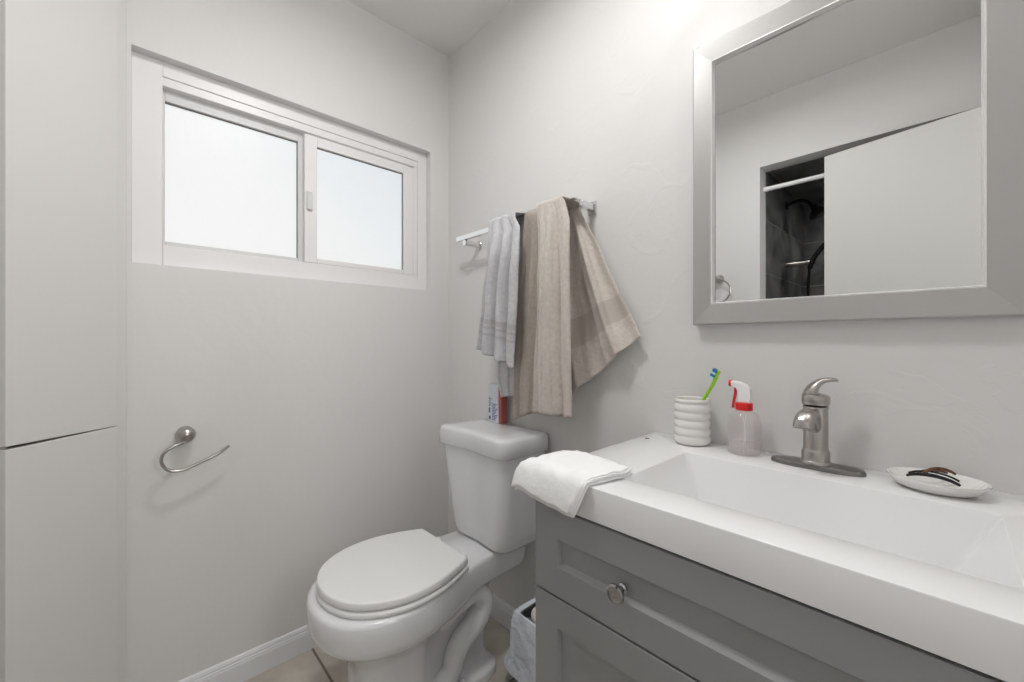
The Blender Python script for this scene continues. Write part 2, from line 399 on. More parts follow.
# ================================================================== MIRROR
mir = empty('mirror', (1.4145, 0, 1.155))
tag(mir, 'rectangular wall mirror in a satin silver frame above the sink', 'mirror')
mx0, mx1, mz0, mz1 = 1.144, 1.685, 1.158, 1.866     # outer at y=-0.03
ix0, ix1, iz0, iz1 = 1.194, 1.635, 1.214, 1.812
def rr(x0, x1, z0, z1, y): return [(x0-1.4145, y, z0-1.155), (x1-1.4145, y, z0-1.155), (x1-1.4145, y, z1-1.155), (x0-1.4145, y, z1-1.155)]
b = BM()
loft(b, [rr(mx0+0.002, mx1-0.002, mz0+0.002, mz1-0.002, -0.0005), rr(mx0, mx1, mz0, mz1, -0.004), rr(mx0, mx1, mz0, mz1, -0.024), rr(mx0+0.003, mx1-0.003, mz0+0.003, mz1-0.003, -0.028),
         rr(ix0-0.006, ix1+0.006, iz0-0.006, iz1+0.006, -0.024)], True, False)
obj('mirror_frame', b, M['frame'], mir, smooth=False, bevel=0.0008)
b = BM()
loft(b, [rr(ix0-0.006, ix1+0.006, iz0-0.006, iz1+0.006, -0.0238), rr(ix0-0.003, ix1+0.003, iz0-0.003, iz1+0.003, -0.0245), rr(ix0, ix1, iz0, iz1, -0.013)], False, False)
obj('inner_bevel', b, M['frame_edge'], mir, smooth=False)
b = BM(); loft(b, [rr(ix0-0.001, ix1+0.001, iz0-0.001, iz1+0.001, -0.006), rr(ix0-0.001, ix1+0.001, iz0-0.001, iz1+0.001, -0.0125)])
obj('mirror_glass', b, M['mirror'], mir, smooth=False)

# ================================================================== VANITY CABINET
VX0, VX1, VY = 1.030, 1.800, -0.492
van = empty('vanity_cabinet', (VX0, 0, 0)); tag(van, 'grey shaker vanity cabinet with drawers under the white sink top', 'cabinet')
def V(o): return place(o, van)
b = BM()
box(b, VX0, VX0+0.018, VY+0.021, -0.002, 0, 0.799); box(b, VX1-0.018, VX1, VY+0.021, -0.002, 0, 0.799)
box(b, VX0+0.018, VX1-0.018, -0.014, -0.002, 0.05, 0.70); box(b, VX0+0.018, VX1-0.018, VY+0.021, -0.014, 0.08, 0.098)
box(b, VX0+0.018, VX1-0.018, VY+0.07, VY+0.085, 0, 0.08)
for z in (0.335, 0.617): box(b, VX0+0.018, VX1-0.018, VY+0.0215, VY+0.05, z-0.012, z+0.012)
box(b, VX0+0.018, VX1-0.018, VY+0.021, VY+0.04, 0.70, 0.780)
V(obj('cabinet_body', b, M['grey_paint'], None, smooth=False, bevel=0.001))
def shaker(x0, x1, z0, z1, st=0.058, rl=0.056):
    b = BM(); y = VY; d = 0.020; rc = 0.009; ch = 0.006
    def R(a0, a1, c0, c1, yy): return [(a0, yy, c0), (a1, yy, c0), (a1, yy, c1), (a0, yy, c1)]
    loft(b, [R(x0, x1, z0, z1, y+d), R(x0, x1, z0, z1, y+0.001), R(x0+0.001, x1-0.001, z0+0.001, z1-0.001, y),
             R(x0+st, x1-st, z0+rl, z1-rl, y), R(x0+st+ch*0.6, x1-st-ch*0.6, z0+rl+ch*1.5, z1-rl-ch, y+rc), ], True, True)
    return b
for z0, z1, ks in ((0.6300, 0.7955, (1.230, 1.600)), (0.347, 0.6260, (1.230, 1.600)), (0.085, 0.343, (1.230, 1.600))):
    d = obj('drawer', shaker(VX0, VX1, z0, z1), M['grey_paint'], None, smooth=False); V(d)
    for kx in ks:
        kk = BM(); lathe(kk, [(0.009, 0), (0.0085, 0.002), (0.0055, 0.005), (0.0055, 0.012), (0.0095, 0.016), (0.0145, 0.0185), (0.0160, 0.0215), (0.0155, 0.0245), (0.0125, 0.0262), (0.0115, 0.0258), (0.004, 0.0262)], (kx, 0, (z0+z1)/2-0.004), 32, 'y')
        for v in kk.verts: v.co.y = VY - v.co.y
        k = obj('knob', kk, M['knob'], d, ang=25); k['label'] = 'round polished dark chrome knob'

# ================================================================== SINK TOP
top = empty('sink_top', (VX0, 0, 0.80)); tag(top, 'white vanity top with a rectangular integrated basin', 'sink')
X0, X1, Y0, Y1, Z0, Z1 = 1.0275, 1.804, -0.495, -0.001, 0.8015, 0.86
bx0, bx1, by0, by1 = 1.180, 1.652, -0.411, -0.145
def RR(x0, x1, y0, y1, z): return [Vector((x0, y0, z)), Vector((x1, y0, z)), Vector((x1, y1, z)), Vector((x0, y1, z))]
def rrect(x0, x1, y0, y1, z, r, n=6):
    out = []
    for cx, cy, a0 in ((x1-r, y0+r, -PI/2), (x1-r, y1-r, 0), (x0+r, y1-r, PI/2), (x0+r, y0+r, PI)):
        for k in range(n+1):
            a = a0 + (PI/2)*k/n; out.append(Vector((cx+r*math.cos(a), cy+r*math.sin(a), z)))
    return out
b = BM()
e = 0.003
rings = [rrect(bx0-0.012, bx1+0.012, by0-0.012, by1+0.012, Z0, 0.02), rrect(X0, X1, Y0, Y1, Z0, 0.003),
         rrect(X0, X1, Y0, Y1, Z1-e, 0.003), rrect(X0+e*.3, X1-e*.3, Y0+e*.3, Y1-e*.3, Z1-e*.3, 0.003), rrect(X0+e, X1-e, Y0+e, Y1-e, Z1, 0.003),
         rrect(bx0-0.004, bx1+0.004, by0-0.004, by1+0.004, Z1, 0.012), rrect(bx0-.001, bx1+.001, by0-.001, by1+.001, Z1-0.0012, 0.011),
         rrect(bx0+0.0015, bx1-0.0015, by0+0.001, by1-0.001, Z1-0.005, 0.011),
         rrect(bx0+0.036, bx1-0.052, by0+0.028, by1-0.024, 0.755, 0.012), rrect(bx0+0.041, bx1-0.057, by0+0.032, by1-0.028, 0.750, 0.012), rrect(bx0+0.052, bx1-0.078, by0+0.04, by1-0.036, 0.748, 0.012)]
R_ = loft(b, rings, False, True)
# underside shell of the basin
rings2 = [rrect(bx0+0.03, bx1-0.03, by0+0.015, by1-0.012, 0.735, 0.012)]
v2 = [b.verts.new(p) for p in rings2[0]]
n = len(v2)
for i in range(n):
    j = (i+1) % n; b.faces.new((R_[0][i], v2[i], v2[j], R_[0][j]))
b.faces.new(v2)
place(obj('basin', b, M['counter'], None, ang=28), top)
b = BM(); lathe(b, [(0.022, 0.0), (0.022, 0.003), (0.018, 0.0035), (0.016, 0.001), (0.003, 0.002)], (1.416, -0.255, 0.748), 28)
place(obj('drain', b, M['chrome'], None), top)

# ================================================================== FAUCET
fc = empty('faucet', (1.411, -0.066, 0.8605)); tag(fc, 'brushed nickel single-lever faucet at the back of the basin', 'faucet')
b = BM()
pr = []
L_, Wd = 0.079, 0.027
def plate(s, z):
    out = []
    for k in range(48):
        a = 2*PI*k/48; c, sn = math.cos(a), math.sin(a)
        w = Wd*(1 - 0.25*abs(c)**2)
        out.append((math.copysign(abs(c)**0.55, c)*L_*s, math.copysign(abs(sn)**0.75, sn)*w*s, z))
    return out
loft(b, [plate(1.0, 0), plate(1.0, 0.004), plate(0.97, 0.0075), plate(0.90, 0.009), plate(0.5, 0.010)])
obj('base_plate', b, M['nickel_dark'], fc)['label'] = 'long tapered dark nickel deck plate'
def sq(r, z, p=0.8, ox=0, oy=0):
    out = []
    for k in range(36):
        a = 2*PI*k/36; c, sn = math.cos(a), math.sin(a)
        out.append((ox+math.copysign(abs(c)**p, c)*r, oy+math.copysign(abs(sn)**p, sn)*r, z))
    return out
b = BM(); loft(b, [sq(0.0255, 0.009), sq(0.025, 0.013), sq(0.0235, 0.015), sq(0.0235, 0.033), sq(0.0215, 0.036), sq(0.0205, 0.040), sq(0.0205, 0.118), sq(0.0215, 0.120), sq(0.0215, 0.124), sq(0.018, 0.125)])
obj('faucet_body', b, M['nickel'], fc)
# spout: blunt arch towards the basin, flattened box section, open end facing down
b = BM(); path = cr([(-0.001, -0.008, 0.086), (-0.002, -0.024, 0.100), (-0.003, -0.040, 0.108), (-0.0045, -0.056, 0.108), (-0.0055, -0.068, 0.101), (-0.006, -0.073, 0.088)], 6)
rings = []
for i, p in enumerate(path):
    t = (path[min(i+1, len(path)-1)] - path[max(i-1, 0)]).normalized(); sx = Vector((1, 0, 0)); nz = sx.cross(t).normalized()
    f_ = i/(len(path)-1); wx = lerp(0.014, 0.017, sstep(f_)); wz = lerp(0.018, 0.012, sstep(f_*1.3))
    rings.append([p + sx*math.copysign(abs(math.cos(2*PI*k/24))**0.6, math.cos(2*PI*k/24))*wx + nz*math.copysign(abs(math.sin(2*PI*k/24))**0.8, math.sin(2*PI*k/24))*wz for k in range(24)])
loft(b, rings); obj('spout', b, M['nickel'], fc)
# lever handle
b = BM(); loft(b, [sq(0.017, 0.125), sq(0.0225, 0.128), sq(0.0235, 0.133), sq(0.0235, 0.142), sq(0.021, 0.147), sq(0.012, 0.150)])
hp = cr([(-0.008, -0.004, 0.142), (-0.007, -0.003, 0.154), (-0.001, 0.001, 0.166), (0.009, 0.006, 0.175), (0.021, 0.011, 0.1785), (0.032, 0.016, 0.178)], 6)
rings = []
for i, p in enumerate(hp):
    t = (hp[min(i+1, len(hp)-1)] - hp[max(i-1, 0)]).normalized(); sd = Vector((0, 0, 1)).cross(t).normalized(); nz = t.cross(sd)
    f_ = i/(len(hp)-1); w1 = pw([(0, 0.017), (0.35, 0.015), (0.7, 0.011), (1, 0.009)], f_)[0]; w2 = pw([(0, 0.014), (0.35, 0.009), (0.7, 0.005), (1, 0.0035)], f_)[0]
    rings.append([p + sd*math.cos(2*PI*k/16)*w1 + nz*math.sin(2*PI*k/16)*w2 for k in range(16)])
loft(b, rings); obj('lever', b, M['nickel'], fc)

# ================================================================== TOOTHBRUSH CUP
CZ = 0.8602
cup = empty('toothbrush_cup', (1.154, -0.052, CZ)); tag(cup, 'white glazed ceramic cup with horizontal ribs holding a toothbrush', 'cup')
prof = [(0.034, 0), (0.0385, 0.002)]
for k in range(5):
    z = 0.004 + k*0.0195
    for t in range(7):
        a = PI*t/6; prof.append((0.0400 + 0.0036*math.sin(a)**0.6, z + 0.0188*t/6))
prof += [(0.0385, 0.103), (0.0415, 0.105), (0.0415, 0.111), (0.0395, 0.113), (0.036, 0.112), (0.035, 0.108), (0.035, 0.010), (0.02, 0.008), (0.001, 0.008)]
b = BM(); lathe(b, prof, (0, 0, 0), 48); o = obj('cup_wall', b, M['ceramic'], cup, ang=60)
# toothbrush
tb = empty('toothbrush', (1.155, -0.052, CZ+0.012)); tag(tb, 'lime green toothbrush with blue bristles leaning in the ribbed cup', 'toothbrush')
p0 = Vector((-0.018, 0.0, 0.003)); p1 = Vector((0.0305, -0.0, 0.106)); p2 = Vector((0.068, -0.012, 0.174))
hp = cr([p0, lerp(p0, p1, 0.5), p1, lerp(p1, p2, 0.5)+Vector((0.002, 0, 0)), lerp(p1, p2, 0.8)+Vector((0.0015, 0, 0)), p2], 5)
b = BM(); tube(b, hp, [pw([(0, 0.004), (0.5, 0.0042), (0.75, 0.0042), (0.84, 0.003), (0.93, 0.0048), (1, 0.0035)], i/(len(hp)-1))[0] for i in range(len(hp))], 12)
obj('handle', b, M['green'], tb)
hd = (p2-p1).normalized(); side = Vector((-1, 0.1, 0)); side = (side - hd*side.dot(hd)).normalized(); thr = hd.cross(side)
for k, (a0, a1, mm) in enumerate(((0.0, 0.007, 'bristle_blue'), (0.007, 0.013, 'bristle_white'), (0.013, 0.019, 'bristle_blue'), (0.019, 0.024, 'bristle_white'))):
    b = BM(); c0 = p2 - hd*(a0+0.001); c1 = p2 - hd*(a1+0.0005)
    ring = lambda d, sc: [c0+side*d+thr*0.0048*sc, c0+side*d-thr*0.0048*sc, c1+side*d-thr*0.0048*sc, c1+side*d+thr*0.0048*sc]
    loft(b, [ring(0.002, 1), ring(0.013+0.001*(k % 2), 1)])
    o = obj('bristles', b, M[mm], tb, smooth=False); o['label'] = 'dark blue bristles' if 'blue' in mm else 'pale blue bristles'

# ================================================================== SPRAY BOTTLE
sp = empty('spray_bottle', (1.276, -0.060, CZ)); tag(sp, 'small clear spray bottle with red and white trigger head', 'bottle'); sp.scale = (1, 1, 1.055)
b = BM()
lathe(b, [(0.028, 0.0), (0.0325, 0.002), (0.034, 0.006), (0.034, 0.066), (0.032, 0.078), (0.026, 0.088), (0.017, 0.093), (0.014, 0.095), (0.014, 0.100)], n=40)
obj('bottle_body', b, M['clear'], sp, ang=60)
b = BM(); lathe(b, [(0.027, 0.0015), (0.032, 0.004), (0.0332, 0.008), (0.0332, 0.022), (0.001, 0.022)], n=40); obj('liquid', b, M['liquid'], sp, ang=60)
b = BM(); tube(b, [(0, 0, 0.004), (0.002, 0, 0.05), (0, 0, 0.098)], 0.0018, 8); obj('dip_tube', b, M['white_plastic'], sp)
b = BM(); lathe(b, [(0.016, 0.094), (0.0178, 0.095), (0.0178, 0.108), (0.0165, 0.110), (0.012, 0.1105)], n=32); obj('collar', b, M['red'], sp)['label'] = 'red screw collar'
# trigger head: rounded white hood, nozzle to the left (-x), slightly forward
hd_ = empty('x'); bpy.data.objects.remove(hd_)
ang = math.radians(188)
ux = Vector((math.cos(ang), math.sin(ang), 0)); uy = Vector((-ux.y, ux.x, 0))
b = BM()
prof = [(-0.013, 0.1095), (-0.0145, 0.128), (-0.013, 0.140), (-0.006, 0.149), (0.006, 0.154), (0.018, 0.156), (0.026, 0.156), (0.026, 0.146), (0.016, 0.142), (0.011, 0.132), (0.012, 0.1095)]
rings = []
for w, sc in ((-0.0105, 0.90), (-0.0085, 1.0), (0.0085, 1.0), (0.0105, 0.90)):
    c = Vector((0.004, 0.134)); rings.append([ux*(c.x+(p-c.x)*sc) + uy*w + Vector((0, 0, c.y+(z-c.y)*sc)) for p, z in prof])
loft(b, rings); obj('spray_head', b, M['white_plastic'], sp, bevel=0.001, ang=30)['label'] = 'white hooded spray head'
b = BM(); rings = [[ux*x + uy*(0.0075*math.cos(2*PI*k/16)) + Vector((0, 0, 0.151+0.0075*math.sin(2*PI*k/16))) for k in range(16)] for x in (0.0255, 0.031)]
loft(b, rings); obj('nozzle', b, M['red'], sp)['label'] = 'red nozzle tip'
b = BM(); tp = cr([ux*0.017+Vector((0, 0, 0.143)), ux*0.018+Vector((0, 0, 0.128)), ux*0.021+Vector((0, 0, 0.112)), ux*0.0225+Vector((0, 0, 0.097))], 4)
rings = [[p + ux*0.0025*c + uy*0.006*d for c, d in ((-1, -1), (1, -1), (1, 1), (-1, 1))] for p in tp]
loft(b, rings); obj('trigger', b, M['red'], sp, smooth=False, bevel=0.001)['label'] = 'red trigger lever'

# ================================================================== SOAP DISH
sd = empty('soap_dish', (1.582, -0.070, CZ)); tag(sd, 'oval white scalloped soap dish at the right of the faucet', 'dish')
def oval(rx, ry, z, sc=0.0):
    out = []
    for k in range(120):
        a = 2*PI*k/120; g = 1 + sc*abs(math.sin(a*15)); out.append((rx*g*math.cos(a), ry*g*math.sin(a), z))
    return out
b = BM()
loft(b, [oval(0.034, 0.028, 0), oval(0.044, 0.037, 0.001), oval(0.054, 0.046, 0.007), oval(0.0605, 0.0525, 0.016, 0.0), oval(0.063, 0.055, 0.0195, 0.012), oval(0.0625, 0.0545, 0.0215, 0.012),
         oval(0.059, 0.051, 0.0205, 0.008), oval(0.052, 0.044, 0.013, 0.03), oval(0.044, 0.036, 0.006, 0.01), oval(0.02, 0.016, 0.004), oval(0.002, 0.002, 0.004)])
obj('dish_bowl', b, M['ceramic'], sd, ang=60)
# hair clips: curved toothed arcs
def clip(name, loc, rz, tilt, L, R, m, lab, cat):
    r = empty(name, loc, rz); r.rotation_euler = (tilt, 0, rz); tag(r, lab, cat)
    b = BM(); pts = [(L*math.sin(t), 0, R*math.cos(t)-R*0.62) for t in [lerp(-0.95, 0.95, k/16) for k in range(17)]]
    tube(b, pts, [0.0020+0.0014*math.sin(PI*k/16) for k in range(17)], 8); obj('upper_arm', b, m, r)
    b = BM(); pts = [(L*math.sin(t), 0.016*math.cos(t), (R*math.cos(t)-R*0.62)*0.75) for t in [lerp(-0.95, 0.85, k/16) for k in range(17)]]
    tube(b, pts, 0.0018, 8); obj('lower_arm', b, m, r)
    return r
clip('hair_clip', (1.578, -0.083, CZ+0.019), -0.15, 0.3, 0.040, 0.022, M['black'], 'curved black hair clip lying across the soap dish', 'hair clip')
clip('hair_clip', (1.585, -0.060, CZ+0.026), 0.85, -0.3, 0.036, 0.022, M['brown'], 'brown tortoiseshell hair clip behind the black one in the dish', 'hair clip')
# tiny dark clip on the counter corner
b = BM(); tube(b, cr([(-0.006, 0.001, 0.0015), (-0.002, -0.002, 0.0016), (0.002, 0.002, 0.0016), (0.006, -0.001, 0.0015)], 5), 0.0012, 8)
tube(b, [(-0.004, -0.003, 0.0022), (0.004, 0.003, 0.0022)], 0.001, 8)
o = obj('small_clip', b, M['gasket_shade']); o.location = (1.054, -0.094, CZ); tag(o, 'tiny dark metal clip on the back left of the sink top', 'clip')

# ================================================================== NAPKINS draped over the counter corner
A = Vector((1.034, -0.350, 0.0)); Bp = Vector((1.190, -0.385, 0.0)); Cc = Vector((1.150, -0.560, 0.0)); D = Vector((0.998, -0.530, 0.0))
b = BM(); N = 22
def nap_z(x, y, k):
    dx = max(0, X0-0.001-x); dy = max(0, Y0-0.001-y); d = math.hypot(dx, dy)
    return dx, dy, d
for L in range(6):
    off = 0.0018 + L*0.0026; grid = []
    for i in range(N+1):
        row = []
        for j in range(N+1):
            u, v = i/N, j/N
            g = 1 + 0.0
            p = (A*(1-u)*(1-v) + Bp*u*(1-v) + Cc*u*v + D*(1-u)*v)
            # rounded plan corners, small layer offsets
            c = (A+Bp+Cc+D)/4; cu, cv = abs(2*u-1), abs(2*v-1)
            p = c + (p-c)*(1 - 0.05*(cu*cv)**3) + Vector((0.003*math.sin(L*2.1), 0.0024*math.cos(L*1.7)-0.0010*L, 0))
            dx, dy, d = nap_z(p.x, p.y, 0)
            # outside the top: cloth turns down; plan overshoot shrinks, drop grows
            kx = 0.80 if dx > 0 else 1; ky = 0.80 if dy > 0 else 1
            x = p.x; y = p.y; z = 0.8605 + off + 0.0016*noise.noise(Vector((p.x*40, p.y*40, 3.0)))*(1+L*0.5)
            if dx > 0: x = X0-0.001 - 0.052*(1-math.exp(-dx/0.045)) - off*0.6
            if dy > 0: y = Y0-0.001 - 0.024*(1-math.exp(-dy/0.020)) - off*0.6
            z -= 0.066*(1-math.exp(-(dy/0.036)**1.3)) + 0.42*dx*sstep(dx/0.03)
            # soft fluff: bulge in the body
            z += 0.007*math.sin(PI*min(1, u*1.05))*math.sin(PI*v)*(L/5)*0.35
            row.append(b.verts.new((x, y, z)))
        grid.append(row)
    for i in range(N):
        for j in range(N): b.faces.new((grid[i][j], grid[i+1][j], grid[i+1][j+1], grid[i][j+1]))
o = obj('folded_napkin', b, M['napkin'], None, solid=0.0013, ang=180); tag(o, 'white layered paper napkin draped over the front left counter corner', 'napkin')

# ================================================================== TOILET
TX = 0.447
to = empty('toilet', (TX, -0.40, 0)); tag(to, 'white two-piece toilet with elongated bowl and closed lid under the window', 'toilet')
def T(o): return place(o, to)
def outline(half, m=5):
    """half: (dx,y) from front tip to rear centre -> smooth closed symmetric ring (world xy)."""
    right = [Vector((dx, y, 0)) for dx, y in half]
    left = [Vector((-dx, y, 0)) for dx, y in half[::-1] if dx > 1e-6]
    pts = cr(right + left, m, True)
    return pts
def ring_at(half, z): return [Vector((TX+p.x, p.y, z)) for p in outline(half)]
def sc(half, k, dy=0, inset=0):
    return [(dx*k, y+dy) for dx, y in half]
rim = [(0, -0.738), (0.070, -0.727), (0.130, -0.694), (0.172, -0.635), (0.190, -0.558), (0.186, -0.475), (0.165, -0.395), (0.138, -0.325), (0.120, -0.260), (0.114, -0.180), (0.112, -0.085), (0.106, -0.045), (0.05, -0.040)]
def tween(a, c, t): return [(lerp(p[0], q_[0], t), lerp(p[1], q_[1], t)) for p, q_ in zip(a, c)]
low = [(0, -0.625), (0.050, -0.622), (0.082, -0.600), (0.090, -0.560), (0.090, -0.500), (0.086, -0.455), (0.070, -0.425), (0.056, -0.380), (0.052, -0.310), (0.052, -0.260), (0.052, -0.220), (0.046, -0.190), (0.03, -0.185)]
mid = [(0, -0.700), (0.062, -0.690), (0.115, -0.655), (0.148, -0.600), (0.162, -0.535), (0.158, -0.460), (0.138, -0.385), (0.112, -0.320), (0.080, -0.260), (0.066, -0.215), (0.062, -0.180), (0.054, -0.155), (0.03, -0.150)]
foot = [(0, -0.630), (0.055, -0.627), (0.092, -0.604), (0.098, -0.560), (0.098, -0.500), (0.096, -0.450), (0.092, -0.400), (0.094, -0.350), (0.106, -0.290), (0.114, -0.235), (0.102, -0.185), (0.070, -0.160), (0.03, -0.158)]
b = BM()
rings = [ring_at(foot, 0.0), ring_at(foot, 0.022), ring_at(sc(foot, 0.95), 0.030), ring_at(tween(foot, low, 0.75), 0.040), ring_at(low, 0.06), ring_at(low, 0.16),
         ring_at(tween(low, mid, 0.08), 0.215), ring_at(tween(low, mid, 0.35), 0.250), ring_at(tween(low, mid, 0.75), 0.278), ring_at(tween(mid, rim, 0.25), 0.300), ring_at(tween(mid, rim, 0.66), 0.313),
         ring_at(tween(mid, rim, 0.86), 0.323), ring_at(tween(mid, rim, 0.96), 0.338), ring_at(rim, 0.368), ring_at(sc(rim, 1.0), 0.396), ring_at([(dx*0.985, lerp(y, -0.40, 0.012)) for dx, y in rim], 0.405), ring_at([(dx*0.95, lerp(y, -0.40, 0.04)) for dx, y in rim], 0.409)]
loft(b, rings)
T(obj('bowl', b, M['porcelain'], None, ang=70))
# exposed trapway on each side
for sgn in (1, -1):
    b = BM(); X = TX + sgn*0.072
    pts = cr([(X-sgn*0.02, -0.375, 0.225), (X, -0.325, 0.272), (X+sgn*0.004, -0.262, 0.292), (X+sgn*0.004, -0.222, 0.262), (X+sgn*0.004, -0.222, 0.222), (X+sgn*0.004, -0.258, 0.184), (X+sgn*0.004, -0.306, 0.158), (X+sgn*0.004, -0.332, 0.118), (X+sgn*0.003, -0.345, 0.078), (X-sgn*0.004, -0.385, 0.048), (X-sgn*0.02, -0.42, 0.03)], 6)
    tube(b, pts, [pw([(0, 0.026), (0.2, 0.034), (0.45, 0.037), (0.8, 0.033), (1, 0.028)], i/(len(pts)-1))[0] for i in range(len(pts))], 18)
    T(obj('trapway', b, M['porcelain'], None, ang=80))
for sgn in (1, -1):
    b = BM(); lathe(b, [(0.014, 0), (0.014, 0.010), (0.011, 0.020), (0.004, 0.025)], (TX+sgn*0.098, -0.315, 0.024), 20)
    T(obj('bolt_cap', b, M['porcelain'], None))
# tank
def tank_ring(x0, x1, yf, yb, z, cc=0.016, k=1.0, rf=0.045, rb=0.018):
    """rounded rectangle plan with a gently dished front; k scales about the centre."""
    pts = []
    def arc(cx, cy, r, a0, n=7):
        for i in range(n+1):
            a = a0 + (PI/2)*i/n; pts.append((cx + r*math.cos(a), cy + r*math.sin(a)))
    arc(x1-rf, yf+rf, rf, -PI/2); arc(x1-rb, yb-rb, rb, 0); arc(x0+rb, yb-rb, rb, PI/2); arc(x0+rf, yf+rf, rf, PI)
    for i in range(1, 12): pts.append((lerp(x0+rf, x1-rf, i/12), yf))
    cx, cy = (x0+x1)/2, (yf+yb)/2; out = []
    for x, y in pts:
        if y < yf+0.03: y += cc*math.exp(-((x-cx)/((x1-x0)*0.20))**2)
        if y < cy: y += 0.0
        out.append(Vector((cx+(x-cx)*k, cy+(y-cy)*k, z)))
    return out
b = BM()
loft(b, [tank_ring(0.335, 0.590, -0.185, -0.030, 0.411, 0.004, 0.75), tank_ring(0.330, 0.598, -0.196, -0.026, 0.413, 0.005), tank_ring(0.320, 0.606, -0.205, -0.020, 0.425, 0.007), tank_ring(0.312, 0.611, -0.209, -0.018, 0.46, 0.008),
         tank_ring(0.284, 0.622, -0.215, -0.017, 0.60, 0.011), tank_ring(0.261, 0.630, -0.219, -0.016, 0.735, 0.013)])
T(obj('tank', b, M['porcelain'], None, ang=80))
b = BM(); a_ = (0.247, 0.639, -0.230, -0.008)
loft(b, [tank_ring(*a_, 0.735, 0.013, 0.985), tank_ring(*a_, 0.738, 0.013), tank_ring(*a_, 0.772, 0.013), tank_ring(*a_, 0.784, 0.013, 0.995), tank_ring(*a_, 0.7915, 0.013, 0.98), tank_ring(*a_, 0.796, 0.013, 0.955), tank_ring(*a_, 0.7985, 0.013, 0.91), tank_ring(*a_, 0.800, 0.010, 0.6)])
T(obj('tank_lid', b, M['porcelain'], None, ang=80))
# seat and lid
lidh = [(0, -0.714), (0.060, -0.705), (0.118, -0.675), (0.162, -0.620), (0.187, -0.548), (0.186, -0.470), (0.170, -0.405), (0.148, -0.350), (0.137, -0.328), (0.128, -0.322), (0.06, -0.321), (0.03, -0.321), (0.01, -0.321)]
def ringk(h, k, z, tilt=0): return [Vector((TX+p.x*k, -0.52+(p.y+0.52)*k, z + tilt*(p.y+0.32))) for p in outline(h)]
b = BM(); loft(b, [ringk(lidh, 0.965, 0.4095), ringk(lidh, 1.0, 0.412), ringk(lidh, 1.008, 0.419), ringk(lidh, 0.995, 0.4265), ringk(lidh, 0.95, 0.428)])
st = T(obj('seat', b, M['seat'], None, ang=80))
b = BM(); loft(b, [ringk(lidh, 0.955, 0.4310), ringk(lidh, 0.992, 0.432), ringk(lidh, 0.998, 0.436), ringk(lidh, 0.992, 0.4475), ringk(lidh, 0.985, 0.4505), ringk(lidh, 0.972, 0.4518), ringk(lidh, 0.93, 0.4522), ringk(lidh, 0.5, 0.4525)])
T(obj('seat_lid', b, M['seat'], None, ang=80))
for sgn in (1, -1):
    b = BM(); lathe(b, [(0.0145, 0.0), (0.0145, 0.012), (0.012, 0.019), (0.004, 0.022)], (TX+sgn*0.075, -0.300, 0.409), 20)
    box(b, TX+sgn*0.075-0.012, TX+sgn*0.075+0.012, -0.330, -0.298, 0.412, 0.424)
    T(obj('hinge', b, M['seat'], None, bevel=0.002))

# ================================================================== CARTON on the tank lid
bx = empty('toothpaste_carton', (0.390, -0.036, 0.8005)); tag(bx, 'slim white and red carton standing on the toilet tank behind towels', 'carton')
b = BM(); box(b, -0.034, 0.022, -0.016, 0.016, 0, 0.150); obj('carton_front', b, M['box_white'], bx, smooth=False, bevel=0.002)['label'] = 'white printed side'
b = BM(); box(b, 0.0225, 0.040, -0.016, 0.016, 0, 0.150); obj('red_side', b, M['box_red'], bx, smooth=False, bevel=0.002)['label'] = 'red end of the carton'
b = BM()
box(b, -0.033, -0.026, -0.0166, -0.016, 0.036, 0.056)
for k in range(7):
    w = 0.008 + 0.004*((k*7) % 3); box(b, -0.033, -0.033+w, -0.0166, -0.016, 0.062+k*0.0055, 0.0645+k*0.0055)
for k in range(11):
    w = 0.018 + 0.005*((k*5) % 4); box(b, -0.014, -0.014+w, -0.0166, -0.016, 0.010+k*0.006, 0.0125+k*0.006)
for k in range(5): box(b, -0.033+k*0.0022, -0.0318+k*0.0022, -0.0166, -0.016, 0.010, 0.024)
obj('printing', b, M['box_blue'], bx, smooth=False)['label'] = 'dark blue lines of small print'

# ================================================================== TOWEL RAIL
tr = empty('towel_bar', (0.50, 0, 1.543)); tag(tr, 'polished chrome square towel bar on the wall left of the mirror', 'towel bar')
def TR(o): return place(o, tr)
b = BM(); box(b, 0.178, 0.824, -0.083, -0.067, 1.533, 1.552); TR(obj('bar', b, M['chrome'], None, smooth=False, bevel=0.0012))
b = BM(); lathe(b, [(0.019, 0), (0.019, 0.006), (0.0165, 0.009), (0.0115, 0.012), (0.0115, 0.080)], (0.232, 0, 1.521), 28, 'y')
for v in b.verts: v.co.y = -v.co.y - 0.0005
TR(obj('bracket', b, M['chrome'], None))
b = BM(); box(b, 0.803, 0.824, -0.0665, -0.008, 1.532, 1.552); box(b, 0.798, 0.829, -0.0078, -0.0005, 1.522, 1.562)
TR(obj('bracket', b, M['chrome'], None, smooth=False, bevel=0.001))

